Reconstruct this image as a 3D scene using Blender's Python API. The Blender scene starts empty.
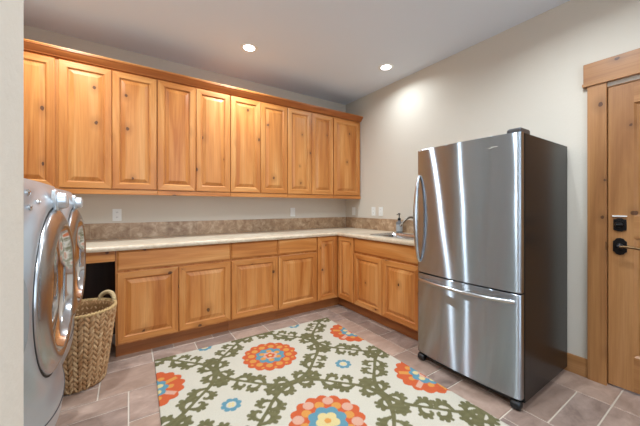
import bpy, bmesh, math, random
import numpy as np
from mathutils import Vector, Matrix

scene = bpy.context.scene
PI = math.pi

# ------------------------------------------------------------------ camera
CAM_H, YAW = 1.2263, 0.5878
cam_data = bpy.data.cameras.new('camera')
cam_data.sensor_width = 36.0
cam_data.lens = 287.25 / 640 * 36.0
cam_data.shift_y = -6.63 / 640
cam_data.clip_start = 0.02
camera = bpy.data.objects.new('camera', cam_data)
scene.collection.objects.link(camera)
camera.location = (0, 0, CAM_H)
camera.rotation_euler = (PI / 2, 0, -YAW)
scene.camera = camera

# ------------------------------------------------------------------ world, exposure, big lights
world = bpy.data.worlds.new('world')
scene.world = world
world.use_nodes = True
world.node_tree.nodes['Background'].inputs[0].default_value = (0.75, 0.85, 1.0, 1)
world.node_tree.nodes['Background'].inputs[1].default_value = 1.0
scene.view_settings.view_transform = 'Standard'
scene.view_settings.look = 'None'
scene.view_settings.gamma = 1.0
scene.view_settings.use_curve_mapping = False
scene.view_settings.exposure = 0.13


def area_light(name, loc, rot, sx, sy, power, color):
    d = bpy.data.lights.new(name, 'AREA')
    d.shape = 'RECTANGLE'
    d.size, d.size_y, d.energy, d.color = sx, sy, power, color
    o = bpy.data.objects.new(name, d)
    scene.collection.objects.link(o)
    o.location, o.rotation_euler = loc, rot
    return o


# soft fill light added behind the camera, out of view
area_light('fill_rear', (0.55, -2.14, 1.45), (PI / 2, 0, PI), 2.4, 1.9, 54, (0.68, 0.90, 1.2))
CAN_POWER = 15.0
CAN_COLOR = (0.84, 0.97, 1.08)
CANS = [(-0.42, 2.63), (0.97, 2.69), (2.36, 2.23), (-0.1, 1.15), (1.05, 0.9), (1.9, 0.6), (0.3, -0.7), (1.7, -1.0)]

# ------------------------------------------------------------------ helpers


def lin(c):
    return tuple(((v / 255) / 12.92 if v / 255 <= 0.04045 else ((v / 255 + 0.055) / 1.055) ** 2.4) for v in c) + (1,)


class MB:
    """collects geometry for ONE mesh object"""

    def __init__(self):
        self.v, self.f, self.m = [], [], []
        self.cur = 0

    def add(self, verts, faces):
        n = len(self.v)
        self.v += [tuple(p) for p in verts]
        self.f += [tuple(i + n for i in f) for f in faces]
        self.m += [self.cur] * len(faces)
        return self

    def box(self, x0, x1, y0, y1, z0, z1):
        v = [(x, y, z) for z in (z0, z1) for y in (y0, y1) for x in (x0, x1)]
        return self.add(v, [(0, 2, 3, 1), (4, 5, 7, 6), (0, 1, 5, 4), (1, 3, 7, 5), (3, 2, 6, 7), (2, 0, 4, 6)])

    def loft(self, rings, cap0=True, cap1=True, closed=True):
        n = len(rings[0])
        v = [p for r in rings for p in r]
        f = []
        for i in range(len(rings) - 1):
            for j in range(n if closed else n - 1):
                k = (j + 1) % n
                f.append((i * n + j, i * n + k, (i + 1) * n + k, (i + 1) * n + j))
        if cap0:
            f.append(tuple(range(n - 1, -1, -1)))
        if cap1:
            f.append(tuple((len(rings) - 1) * n + j for j in range(n)))
        return self.add(v, f)

    def lathe(self, center, axis, prof, n=32, cap0=True, cap1=True):
        """prof: list of (radius, distance along axis)"""
        a = Vector(axis).normalized()
        b = a.orthogonal().normalized()
        c = a.cross(b)
        o = Vector(center)
        rings = []
        for r, h in prof:
            rings.append([tuple(o + a * h + (b * math.cos(2 * PI * k / n) + c * math.sin(2 * PI * k / n)) * max(r, 1e-5))
                          for k in range(n)])
        return self.loft(rings, cap0, cap1)

    def tube(self, pts, rad, n=12, caps=True, flat=1.0):
        pts = [Vector(p) for p in pts]
        rings = []
        ref = None
        for i, p in enumerate(pts):
            t = (pts[min(i + 1, len(pts) - 1)] - pts[max(i - 1, 0)]).normalized()
            if ref is None:
                ref = t.orthogonal().normalized()
            ref = (ref - t * ref.dot(t)).normalized()
            c = t.cross(ref)
            r = rad[i] if isinstance(rad, (list, tuple)) else rad
            rings.append([tuple(p + (ref * math.cos(2 * PI * k / n) + c * flat * math.sin(2 * PI * k / n)) * r) for k in range(n)])
        return self.loft(rings, caps, caps)

    def build(self, name, mats, parent=None, origin=(0, 0, 0), smooth=False, bevel=0.0, auto=None):
        me = bpy.data.meshes.new(name)
        ox, oy, oz = origin
        me.from_pydata([(x - ox, y - oy, z - oz) for x, y, z in self.v], [], self.f)
        bm = bmesh.new()
        bm.from_mesh(me)
        bmesh.ops.recalc_face_normals(bm, faces=bm.faces)
        bm.to_mesh(me)
        bm.free()
        if not isinstance(mats, (list, tuple)):
            mats = [mats]
        for m in mats:
            me.materials.append(m)
        for p, mi in zip(me.polygons, self.m):
            p.material_index = mi
            p.use_smooth = smooth
        if smooth and auto is not None:
            me.set_sharp_from_angle(angle=math.radians(auto))
        o = bpy.data.objects.new(name, me)
        scene.collection.objects.link(o)
        if parent is not None:
            o.parent = parent
        else:
            o.location = origin
        if bevel:
            b = o.modifiers.new('bevel', 'BEVEL')
            b.width, b.segments, b.limit_method = bevel, 2, 'ANGLE'
        return o


def tag(o, label, cat, group=None):
    o['label'] = label
    o['category'] = cat
    if group:
        o['group'] = group
    return o


def thing(name, label, cat, loc, group=None):
    o = bpy.data.objects.new(name, None)
    scene.collection.objects.link(o)
    o.location = loc
    o.empty_display_size = 0.05
    return tag(o, label, cat, group)


def struct(o, label=None, cat=None):
    o['kind'] = 'structure'
    if label:
        o['label'] = label
    if cat:
        o['category'] = cat
    return o


# ------------------------------------------------------------------ materials


class NT:
    def __init__(self, name):
        self.mat = bpy.data.materials.new(name)
        self.mat.use_nodes = True
        self.t = self.mat.node_tree
        self.b = self.t.nodes['Principled BSDF']

    def n(self, typ, **kw):
        nd = self.t.nodes.new(typ)
        for k, v in kw.items():
            setattr(nd, k, v)
        return nd

    def l(self, a, b):
        self.t.links.new(a, b)

    def math(self, op, a, b=None, c=None):
        nd = self.n('ShaderNodeMath', operation=op)
        for i, x in enumerate((a, b, c)):
            if x is None:
                continue
            if isinstance(x, (int, float)):
                nd.inputs[i].default_value = x
            else:
                self.l(x, nd.inputs[i])
        return nd.outputs[0]

    def mix(self, fac, a, b, blend='MIX'):
        nd = self.n('ShaderNodeMix', data_type='RGBA', blend_type=blend)
        for s, x in ((nd.inputs[0], fac), (nd.inputs[6], a), (nd.inputs[7], b)):
            if isinstance(x, (int, float)):
                s.default_value = x
            elif isinstance(x, tuple):
                s.default_value = x
            else:
                self.l(x, s)
        return nd.outputs[2]

    def ramp(self, fac, stops):
        nd = self.n('ShaderNodeValToRGB')
        e = nd.color_ramp.elements
        while len(e) < len(stops):
            e.new(0.5)
        for el, (p, c) in zip(e, stops):
            el.position, el.color = p, c
        self.l(fac, nd.inputs[0])
        return nd.outputs[0]

    def noise(self, vec, scale, detail=3, rough=0.5, dist=0.0, dim='3D'):
        nd = self.n('ShaderNodeTexNoise', noise_dimensions=dim)
        nd.inputs['Scale'].default_value = scale
        nd.inputs['Detail'].default_value = detail
        nd.inputs['Roughness'].default_value = rough
        nd.inputs['Distortion'].default_value = dist
        if vec is not None:
            self.l(vec, nd.inputs['Vector'])
        return nd.outputs['Fac']

    def bump(self, h, strength, dist=0.002):
        nd = self.n('ShaderNodeBump')
        nd.inputs['Strength'].default_value = strength
        nd.inputs['Distance'].default_value = dist
        self.l(h, nd.inputs['Height'])
        self.l(nd.outputs[0], self.b.inputs['Normal'])

    def coord(self):
        return self.n('ShaderNodeTexCoord').outputs['Object']


def simple(name, color, rough=0.5, metal=0.0, noise_amt=0.06, scale=30, coat=0.0):
    t = NT(name)
    c = lin(color)
    d = tuple(x * (1 - noise_amt) for x in c[:3]) + (1,)
    f = t.noise(t.coord(), scale, 3)
    t.l(t.mix(f, d, c), t.b.inputs['Base Color'])
    t.b.inputs['Roughness'].default_value = rough
    t.b.inputs['Metallic'].default_value = metal
    t.b.inputs['Coat Weight'].default_value = coat
    return t.mat


def wood(name, light, mid, dark, horizontal=False, knots=True, rough=0.38):
    t = NT(name)
    sep = t.n('ShaderNodeSeparateXYZ')
    t.l(t.coord(), sep.inputs[0])
    rnd = t.math('MULTIPLY', t.n('ShaderNodeObjectInfo').outputs['Random'], 37.0)
    u = t.math('ADD', t.math('ADD', sep.outputs[0], sep.outputs[1]), rnd)
    z = sep.outputs[2]
    a, l = (z, u) if horizontal else (u, z)      # a: across the grain, l: along it

    def vec(sa, sl, off=0.0):
        c = t.n('ShaderNodeCombineXYZ')
        t.l(t.math('MULTIPLY', a, sa), c.inputs[0])
        t.l(t.math('MULTIPLY', l, sl), c.inputs[1])
        t.l(t.math('ADD', rnd, off), c.inputs[2])
        return c.outputs[0]
    g1 = t.noise(vec(9, 0.7), 1.0, 4, 0.55, 0.9)
    g2 = t.noise(vec(95, 2.2, 5), 1.0, 3, 0.6, 0.3)
    boards = t.noise(vec(5.5, 0.15, 9), 1.0, 1, 0.4, 0.0)
    col = t.ramp(g1, [(0.28, lin(dark)), (0.5, lin(mid)), (0.72, lin(light))])
    col = t.mix(t.ramp(g2, [(0.35, (0.80, 0.74, 0.68, 1)), (0.62, (1, 1, 1, 1))]), col, col, 'MULTIPLY') if False else t.mix(0.55, col, t.ramp(g2, [(0.35, (0.78, 0.72, 0.66, 1)), (0.6, (1, 1, 1, 1))]), 'MULTIPLY')
    col = t.mix(0.6, col, t.ramp(boards, [(0.35, (0.84, 0.78, 0.70, 1)), (0.65, (1.0, 1.0, 1.0, 1))]), 'MULTIPLY')
    if knots:
        vo = t.n('ShaderNodeTexVoronoi', voronoi_dimensions='3D')
        vo.inputs['Scale'].default_value = 1.0
        vo.inputs['Randomness'].default_value = 0.85
        c = t.n('ShaderNodeCombineXYZ')
        wob = t.math('MULTIPLY', t.math('SUBTRACT', t.noise(vec(30, 30, 2), 1.0, 2), 0.5), 0.06)
        t.l(t.math('ADD', t.math('MULTIPLY', a, 4.0), wob), c.inputs[0])
        t.l(t.math('MULTIPLY', l, 2.9), c.inputs[1])
        c.inputs[2].default_value = 0.5
        vo.voronoi_dimensions = '2D'
        t.l(c.outputs[0], vo.inputs['Vector'])
        sc = t.n('ShaderNodeSeparateColor')
        t.l(vo.outputs['Color'], sc.inputs[0])
        keep = t.math('GREATER_THAN', sc.outputs[0], 0.5)
        size = t.math('MULTIPLY_ADD', sc.outputs[1], 0.035, 0.022)
        halo = t.math('MULTIPLY', t.math('SUBTRACT', 1.0, t.math('SMOOTH_MIN', t.math('DIVIDE', vo.outputs['Distance'], t.math('MULTIPLY', size, 5.0)), 1.0, 0.1)), keep)
        core = t.math('MULTIPLY', t.math('LESS_THAN', vo.outputs['Distance'], size), keep)
        col = t.mix(t.math('MULTIPLY', halo, 0.55), col, lin(tuple(v * 0.78 for v in dark)))
        col = t.mix(t.math('MULTIPLY', core, 0.85), col, lin((78, 44, 24)))
    t.l(col, t.b.inputs['Base Color'])
    t.b.inputs['Roughness'].default_value = rough
    t.b.inputs['Specular IOR Level'].default_value = 0.4
    t.bump(g2, 0.12, 0.0006)
    return t.mat


CL, CM, CD = (224, 162, 98), (208, 136, 70), (180, 104, 46)
M = {}
M['alder'] = wood('alder_vertical', CL, CM, CD)
M['alder_h'] = wood('alder_horizontal', CL, CM, CD, True)
M['crown_wood'] = wood('crown_wood', (196, 122, 62), (178, 102, 46), (150, 80, 36), True, knots=False)
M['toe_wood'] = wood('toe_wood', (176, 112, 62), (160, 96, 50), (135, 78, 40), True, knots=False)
DL, DM, DD = (184, 132, 84), (172, 120, 72), (150, 100, 58)
M['door_wood'] = wood('door_wood', DL, DM, DD)
M['door_wood_h'] = wood('door_wood_horizontal', DL, DM, DD, True)


def plaster(name, color, scale=55, strength=0.25):
    t = NT(name)
    c = lin(color)
    co = t.coord()
    f = t.noise(co, 1.3, 2)
    t.l(t.mix(f, tuple(x * 0.96 for x in c[:3]) + (1,), c), t.b.inputs['Base Color'])
    t.b.inputs['Roughness'].default_value = 0.85
    t.b.inputs['Specular IOR Level'].default_value = 0.2
    t.bump(t.noise(co, scale, 4, 0.6), strength, 0.004)
    return t.mat


M['wall'] = plaster('wall_paint', (214, 203, 187))
M['ceiling'] = plaster('ceiling_paint', (228, 233, 240))


def tile_mat():
    t = NT('floor_tile')
    at = t.n('ShaderNodeAttribute', attribute_name='tile')
    sep = t.n('ShaderNodeSeparateColor')
    t.l(at.outputs['Color'], sep.inputs[0])
    co = t.coord()
    off = t.n('ShaderNodeVectorMath', operation='MULTIPLY_ADD')
    t.l(at.outputs['Color'], off.inputs[0])
    off.inputs[1].default_value = (30, 30, 30)
    t.l(co, off.inputs[2])
    mp = t.n('ShaderNodeMapping')
    mp.inputs['Scale'].default_value = (5, 9, 5)
    t.l(off.outputs[0], mp.inputs[0])
    n1 = t.noise(mp.outputs[0], 1.0, 5, 0.62, 0.8)
    n2 = t.noise(off.outputs[0], 30, 3, 0.6)
    a = t.ramp(n1, [(0.3, lin((132, 110, 98))), (0.5, lin((160, 136, 122))), (0.7, lin((184, 158, 142)))])
    b = t.mix(0.5, a, t.ramp(n2, [(0.35, (0.80, 0.78, 0.77, 1)), (0.65, (1, 1, 1, 1))]), 'MULTIPLY')
    warm = t.mix(t.math('MULTIPLY', sep.outputs[1], 0.38), b, lin((188, 152, 126)))
    d = t.mix(1.0, warm, t.ramp(sep.outputs[0], [(0, (0.76, 0.76, 0.78, 1)), (1, (1.06, 1.05, 1.05, 1))]), 'MULTIPLY')
    t.l(d, t.b.inputs['Base Color'])
    t.b.inputs['Roughness'].default_value = 0.42
    t.bump(n1, 0.15, 0.003)
    return t.mat


M['tile'] = tile_mat()
M['grout'] = simple('grout', (206, 190, 172), 0.9, noise_amt=0.1)


def travertine(name, c0, c1, c2, rough=0.35, tile=None, scale=14):
    t = NT(name)
    co = t.coord()
    n1 = t.noise(co, scale, 6, 0.65, 0.6)
    n2 = t.noise(co, scale * 5, 3, 0.6)
    col = t.ramp(n1, [(0.3, lin(c0)), (0.5, lin(c1)), (0.7, lin(c2))])
    col = t.mix(0.4, col, t.ramp(n2, [(0.35, (0.84, 0.8, 0.76, 1)), (0.6, (1, 1, 1, 1))]), 'MULTIPLY')
    if tile:
        sep = t.n('ShaderNodeSeparateXYZ')
        t.l(co, sep.inputs[0])
        u = t.math('ADD', sep.outputs[0], sep.outputs[1])
        q = t.math('DIVIDE', u, tile)
        wn = t.n('ShaderNodeTexWhiteNoise', noise_dimensions='1D')
        t.l(t.math('FLOOR', q), wn.inputs['W'])
        col = t.mix(1.0, col, t.ramp(wn.outputs['Value'], [(0, (0.86, 0.84, 0.82, 1)), (1, (1.06, 1.05, 1.04, 1))]), 'MULTIPLY')
        fr = t.math('FRACT', q)
        line = t.math('LESS_THAN', fr, 0.004 / tile)
        col = t.mix(t.math('MULTIPLY', line, 0.4), col, lin((190, 165, 135)))
    t.l(col, t.b.inputs['Base Color'])
    t.b.inputs['Roughness'].default_value = rough
    return t.mat


M['counter'] = travertine('counter_tile', (205, 186, 160), (220, 204, 180), (230, 217, 196), 0.3, 0.46, 9)
M['edge'] = travertine('counter_edge', (196, 172, 142), (212, 190, 162), (222, 204, 180), 0.3, None, 16)
M['splash'] = travertine('splash_tile', (142, 108, 80), (176, 144, 112), (212, 186, 156), 0.4, 0.31, 15)


def steel(name, color, rough, aniso, spread):
    """horizontally brushed steel with a slight waviness; highlights stretch vertically"""
    t = NT(name)
    gl = t.n('ShaderNodeBsdfAnisotropic', distribution='GGX')
    gl.inputs['Roughness'].default_value = rough
    gl.inputs['Anisotropy'].default_value = aniso
    t.l(gl.outputs[0], t.t.nodes['Material Output'].inputs['Surface'])
    c = lin(color)
    co = t.coord()
    mp = t.n('ShaderNodeMapping')
    mp.inputs['Scale'].default_value = (4, 4, 500)
    t.l(co, mp.inputs[0])
    f = t.noise(mp.outputs[0], 1.0, 2)
    t.l(t.mix(f, tuple(x * 0.93 for x in c[:3]) + (1,), c), gl.inputs['Color'])
    tg = t.n('ShaderNodeTangent', direction_type='RADIAL', axis='Z')
    t.l(tg.outputs[0], gl.inputs['Tangent'])
    wv_ = t.n('ShaderNodeMapping')
    wv_.inputs['Scale'].default_value = (1, 4.0, 1.3)
    t.l(co, wv_.inputs[0])
    side = t.math('MULTIPLY', t.math('SUBTRACT', t.noise(wv_.outputs[0], 1.0, 1), 0.5), spread)
    cb = t.n('ShaderNodeCombineXYZ')
    t.l(side, cb.inputs[1])
    geo = t.n('ShaderNodeNewGeometry')
    add = t.n('ShaderNodeVectorMath', operation='ADD')
    t.l(geo.outputs['Normal'], add.inputs[0])
    t.l(cb.outputs[0], add.inputs[1])
    nrm = t.n('ShaderNodeVectorMath', operation='NORMALIZE')
    t.l(add.outputs[0], nrm.inputs[0])
    t.l(nrm.outputs[0], gl.inputs['Normal'])
    return t.mat


M['steel'] = steel('brushed_steel', (184, 192, 200), 0.23, 0.87, 0.045)
M['steel_plain'] = simple('satin_steel', (200, 200, 200), 0.22, 1.0, 0.04)
M['chrome'] = simple('chrome', (216, 216, 218), 0.10, 1.0, 0.03)
M['ring_chrome'] = simple('ring_chrome', (176, 176, 177), 0.27, 1.0, 0.05)
M['fridge_case'] = simple('fridge_case_paint', (24, 23, 23), 0.26, 0.0, 0.1, 60)
M['fridge_case'].node_tree.nodes['Principled BSDF'].inputs['Specular IOR Level'].default_value = 0.22
M['black'] = simple('black_plastic', (22, 22, 23), 0.45)
M['gasket'] = simple('rubber_gasket', (14, 14, 15), 0.7)
M['hinge'] = simple('hinge_plastic', (62, 58, 56), 0.4)
M['machine'] = simple('machine_silver', (174, 180, 185), 0.32, 0.55, 0.04, 40, 0.2)
M['knob'] = simple('knob_silver', (206, 212, 216), 0.25, 0.6, 0.03)
M['machine_dark'] = simple('machine_seam', (60, 62, 66), 0.5)
M['white_plastic'] = simple('white_plastic', (236, 234, 228), 0.4, 0, 0.02)
M['slot'] = simple('slot_dark', (70, 66, 62), 0.6)
M['nickel'] = simple('brushed_nickel', (150, 138, 124), 0.3, 1.0, 0.08)
M['lever_brass'] = simple('aged_brass', (112, 86, 58), 0.35, 0.9, 0.1)
M['bronze'] = simple('oiled_bronze', (38, 34, 34), 0.35, 0.7, 0.15)
M['soap_grey'] = simple('soap_bottle_grey', (120, 120, 122), 0.3, 0.2, 0.08)
M['soap_label'] = simple('soap_label_paper', (172, 172, 170), 0.6)
M['nook_shade'] = wood('nook_shade_brown', (74, 52, 38), (62, 42, 30), (50, 34, 24), False, knots=False, rough=0.6)  # deep brown carries the shade under the open counter end


def glass_dark():
    t = NT('door_glass')
    c = t.noise(t.coord(), 8, 2)
    t.l(t.mix(c, (0.012, 0.012, 0.014, 1), (0.02, 0.018, 0.018, 1)), t.b.inputs['Base Color'])
    t.b.inputs['Roughness'].default_value = 0.05
    t.b.inputs['Coat Weight'].default_value = 1.0
    t.b.inputs['Coat Roughness'].default_value = 0.03
    t.b.inputs['IOR'].default_value = 1.8
    return t.mat


M['glass'] = glass_dark()


def emit(name, color, strength):
    t = NT(name)
    t.b.inputs['Base Color'].default_value = (0.9, 0.9, 0.9, 1)
    f = t.noise(t.coord(), 20, 1)
    c = lin(color)
    t.l(t.mix(f, c, tuple(x * 0.97 for x in c[:3]) + (1,)), t.b.inputs['Emission Color'])
    t.b.inputs['Emission Strength'].default_value = strength
    return t.mat


M['bulb'] = emit('lamp_lens', (250, 252, 255), 14.0)


def vcol_mat(name, attr, rough, bump_scale, bump_strength, var=0.12):
    t = NT(name)
    at = t.n('ShaderNodeAttribute', attribute_name=attr)
    co = t.coord()
    f = t.noise(co, bump_scale, 3, 0.6)
    g = t.ramp(f, [(0.3, (1 - var, 1 - var, 1 - var, 1)), (0.7, (1, 1, 1, 1))])
    t.l(t.mix(1.0, at.outputs['Color'], g, 'MULTIPLY'), t.b.inputs['Base Color'])
    t.b.inputs['Roughness'].default_value = rough
    t.b.inputs['Specular IOR Level'].default_value = 0.15
    t.bump(f, bump_strength, 0.004)
    return t.mat


M['rug'] = vcol_mat('rug_wool', 'pattern', 0.95, 260, 0.6, 0.2)
M['rush'] = vcol_mat('woven_rush', 'strand', 0.75, 180, 0.5, 0.3)

# ------------------------------------------------------------------ room shell
XL, XR, YB, YR, ZC = -1.0, 2.737, 3.406, -2.2, 2.761


def slab(name, x0, x1, y0, y1, z0, z1, m):
    return struct(MB().box(x0, x1, y0, y1, z0, z1).build(name, m))


slab('ceiling', XL - .12, XR + .12, YR - .12, YB + .12, ZC, ZC + .1, M['ceiling'])
slab('wall_back', XL - .12, XR + .12, YB, YB + .12, -.05, ZC, M['wall'])
slab('wall_left', XL - .12, XL, YR, YB, -.05, ZC, M['wall'])
slab('wall_rear', XL - .12, XR + .12, YR - .12, YR, -.05, ZC, M['wall'])
# right wall with the door opening
DY0, DY1, DZ = -0.300, 0.549, 2.045
wr = MB()
wr.box(XR, XR + .12, DY1 + .004, YB, -.05, ZC).box(XR, XR + .12, YR, DY0 - .004, -.05, ZC).box(XR, XR + .12, DY0 - .004, DY1 + .004, DZ + .004, ZC)
struct(wr.build('wall_right', M['wall']))
# stub wall beside the doorway, with a rounded drywall corner
SX, SY0, SY1, BR = -0.1025, 0.36, 0.50, 0.03
ring = [(XL, SY0)]
for k in range(9):
    t_ = k / 8 * PI / 2
    ring.append((SX - BR + BR * math.sin(t_), SY0 + BR - BR * math.cos(t_)))
for k in range(9):
    t_ = k / 8 * PI / 2
    ring.append((SX - BR + BR * math.cos(t_), SY1 - BR + BR * math.sin(t_)))
ring.append((XL, SY1))
sw = MB().loft([[(x, y, -.01) for x, y in ring], [(x, y, ZC) for x, y in ring]])
struct(sw.build('wall_front', M['wall'], smooth=True, auto=30))

# unseen window frame and backing, added around the rear fill light
wf = MB()
wx0, wx1, wz0, wz1 = .55 - 1.22, .55 + 1.22, 1.45 - .97, 1.45 + .97
for a_, b_, c_, d_ in ((wx0 - .08, wx0, wz0 - .08, wz1 + .08), (wx1, wx1 + .08, wz0 - .08, wz1 + .08), (wx0, wx1, wz0 - .08, wz0), (wx0, wx1, wz1, wz1 + .08)):
    wf.box(a_, b_, YR + .0005, YR + .045, c_, d_)
win = struct(wf.build('added_window', M['door_wood_h'], bevel=.003))
MB().box(wx0, wx1, YR + .002, YR + .012, wz0, wz1).build('added_pane', M['white_plastic'], win)

# floor: modular stone tiles, four sizes
MOD, OX, OY = 0.165, 0.0, 2.29
random.seed(11)
i0, i1, j0, j1 = -6, 17, -7, 28
occ = {}
tiles = []


def put(i, j, w, h_):
    for a in range(i, i + w):
        for b in range(j, j + h_):
            occ[(a, b)] = 1
    tiles.append((i, j, w, h_))


for tl in [(-1, -2, 3, 2), (-4, -1, 3, 1), (-3, -2, 2, 1), (-3, 0, 3, 1), (-3, 1, 3, 2), (0, 0, 3, 2), (0, 2, 2, 2), (-6, 0, 3, 2),
           (-1, -3, 2, 1), (1, -3, 2, 1), (3, -3, 2, 1), (5, -3, 2, 1), (7, -3, 2, 1), (9, -3, 2, 1), (11, -3, 1, 1),
           (12, 10, 3, 1), (15, 9, 2, 2), (15, 11, 2, 2), (13, 11, 2, 2), (12, 8, 3, 2), (9, 6, 3, 1), (12, 6, 3, 2), (9, 7, 3, 2), (10, 4, 2, 2)]:
    if all((a, b) not in occ for a in range(tl[0], tl[0] + tl[2]) for b in range(tl[1], tl[1] + tl[3])):
        put(*tl)
sizes = [(3, 2), (2, 3), (2, 2), (2, 1), (1, 2), (3, 1), (2, 2), (3, 2)]
for j in range(j0, j1):
    for i in range(i0, i1):
        if (i, j) in occ:
            continue
        random.shuffle(sizes)
        for w, h_ in sizes + [(2, 1), (1, 1)]:
            if all((a, b) not in occ for a in range(i, i + w) for b in range(j, j + h_)) and i + w <= i1:
                put(i, j, w, h_)
                break
fl = MB()
fl.cur = 1
fl.box(XL - .12, XR + .12, YR - .12, YB + .12, -.06, -.0035)
cols = [(0.5, 0.5, 0.5)] * 6
fl.cur = 0
for (i, j, w, h_) in tiles:
    g = 0.0035
    x0, x1 = OX + i * MOD + g, OX + (i + w) * MOD - g
    y1, y0 = OY - j * MOD - g, OY - (j + h_) * MOD + g
    x0, x1 = max(x0, XL - .1), min(x1, XR + .1)
    y0, y1 = max(y0, YR - .1), min(y1, YB + .1)
    if x1 - x0 < .01 or y1 - y0 < .01:
        continue
    c_ = .002
    fl.loft([[(x0, y0, -.0035), (x1, y0, -.0035), (x1, y1, -.0035), (x0, y1, -.0035)],
             [(x0 + c_, y0 + c_, 0), (x1 - c_, y0 + c_, 0), (x1 - c_, y1 - c_, 0), (x0 + c_, y1 - c_, 0)]], cap0=False)
    cols += [(random.random(), random.random(), random.random())] * 5
floor = fl.build('floor', [M['tile'], M['grout']])
at = floor.data.color_attributes.new('tile', 'FLOAT_COLOR', 'CORNER')
buf = []
for p in floor.data.polygons:
    buf += list(cols[p.index] + (1.0,)) * p.loop_total
at.data.foreach_set('color', buf)
struct(floor)

# dark sheet that paints the shade in the open space under the counter
struct(MB().box(XL, -.10, YB - .012, YB, 0, .87).build('nook_shade_sheet', M['nook_shade']))
# baseboards
struct(MB().box(XR - .014, XR, .6465, 1.52, 0, .133).build('baseboard_right', M['door_wood_h'], bevel=.003))
struct(MB().box(XR - .014, XR, YR, -.40, 0, .133).build('baseboard_right_rear', M['door_wood_h'], bevel=.003))

# door casing (left leg, right leg, header with fillet)
cs = MB()
cs.box(XR - .022, XR, .5475, .6465, 0, 2.075).box(XR - .022, XR, -.397, -.298, 0, 2.075)
cs.cur = 1
cs.box(XR - .034, XR, -.43, .672, 2.075, 2.098)
cs.box(XR - .027, XR, -.423, .667, 2.098, 2.236)
struct(cs.build('trim_1', [M['door_wood'], M['door_wood_h']], bevel=.002))

# jamb lining and door stop behind the leaf
jb = MB()
jb.box(XR + .047, XR + .12, DY1 - .016, DY1 + .0035, 0, DZ + .0035).box(XR + .047, XR + .12, DY0 - .0035, DY0 + .016, 0, DZ + .0035).box(XR + .047, XR + .12, DY0 + .016, DY1 - .016, DZ - .016, DZ + .0035)
jb.box(XR + .0005, XR + .0465, DY1 - .0005, DY1 + .0035, 0, DZ + .0035).box(XR + .0005, XR + .0465, DY0 - .0035, DY0 + .0005, 0, DZ + .0035).box(XR + .0005, XR + .0465, DY0 + .001, DY1 - .001, DZ - .0005, DZ + .0035)
struct(jb.build('trim_3', M['door_wood']))

# ------------------------------------------------------------------ raised panel fronts


def panel_rings(w, h, prof):
    """nested rectangles, prof: (inset, depth outward)"""
    return [[(i, i, d), (w - i, i, d), (w - i, h - i, d), (i, h - i, d)] for i, d in prof]


def put_on(face, o, rings):
    """face '-y': u->+x, d->-y.  face '-x': u->-y, d->-x"""
    out = []
    for r in rings:
        if face == '-y':
            out.append([(o[0] + u, o[1] - d, o[2] + v) for u, v, d in r])
        else:
            out.append([(o[0] - d, o[1] - u, o[2] + v) for u, v, d in r])
    return out


def raised_door(root, L, face, o, w, h, mv, mh, st=0.055, th=0.02):
    """frame mesh (stiles vertical, rails horizontal grain) with a raised centre panel as its sub-part"""
    fr = put_on(face, o, panel_rings(w, h, [(0, 0), (0, th - .004), (.004, th), (st - .006, th), (st, th - .006), (st + .003, th - .010)]))
    mb = MB()
    for a, b in zip(fr[:-1], fr[1:]):
        for j in range(4):
            k = (j + 1) % 4
            mb.cur = 1 if j in (0, 2) else 0
            mb.add([a[j], a[k], b[k], b[j]], [(0, 1, 2, 3)])
    mb.cur = 0
    mb.add(fr[0], [(3, 2, 1, 0)])
    door = mb.build('door', [mv, mh], root, L)
    pr = put_on(face, o, panel_rings(w, h, [(st - .002, th - .014), (st + .004, th - .0115), (st + .010, th - .0115), (st + .036, th - .0015), (st + .038, th - .0005)]))
    MB().loft(pr).build('panel', mv, door, L)
    return door


def slab_drawer(root, L, face, o, w, h, mh, name='drawer', th=0.02):
    r = put_on(face, o, panel_rings(w, h, [(0, 0), (0, th - .010), (.004, th - .006), (.010, th - .003), (.013, th)]))
    return MB().loft(r).build(name, mh, root, L)


# ------------------------------------------------------------------ wall cabinets
UZ0, UZ1, UY = 1.372, 2.405, 3.08
G = 'wall cabinets on the back wall'
uppers = [
    ('knotty alder wall cabinet at the left end, half hidden by the white wall edge', XL + .002, -.478, [(-.99, -.836), (-.831, -.486)]),
    ('two-door alder wall cabinet above the laundry machines and the open counter end', -.478, .221, [(-.465, -.121), (-.117, .2165)]),
    ('two-door alder wall cabinet second to the right of the laundry machines', .221, .899, [(.226, .5555), (.5605, .8945)]),
    ('two-door alder wall cabinet in the middle of the row, above the single-door base units', .899, 1.577, [(.904, 1.2375), (1.2435, 1.572)]),
    ('two-door narrow alder wall cabinet second from the corner', 1.577, 2.255, [(1.582, 1.9155), (1.9205, 2.250)]),
    ('single wide door alder wall cabinet in the corner against the right wall', 2.255, XR - .002, [(2.262, 2.715)]),
]
for lab, x0, x1, doors in uppers:
    L = ((x0 + x1) / 2, (UY + YB) / 2, UZ0)
    r = thing('wall_cabinet', lab, 'cabinet', L, G)
    MB().box(x0 + .0005, x1 - .0005, UY, YB - .001, UZ0, UZ1 + .013).build('body', M['alder'], r, L)
    MB().box(x0 + .001, x1 - .001, UY - .016, UY + .004, UZ0 - .042, UZ0 - .0005).build('light_rail', M['alder_h'], r, L, bevel=.003)
    for a, b in doors:
        raised_door(r, L, '-y', (a, UY - .0005, UZ0 + .006), b - a, UZ1 - UZ0 - .008, M['alder'], M['alder_h'])
prof = [(UY - .001, 2.4185), (UY - .022, 2.4185), (UY - .026, 2.425), (UY - .034, 2.431), (UY - .05, 2.447), (UY - .062, 2.462), (UY - .066, 2.464), (UY - .066, 2.474), (UY - .001, 2.474)]
cr = MB()
cr.loft([[(XL + .002, y, z) for y, z in prof], [(XR - .003, y, z) for y, z in prof]])
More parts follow.
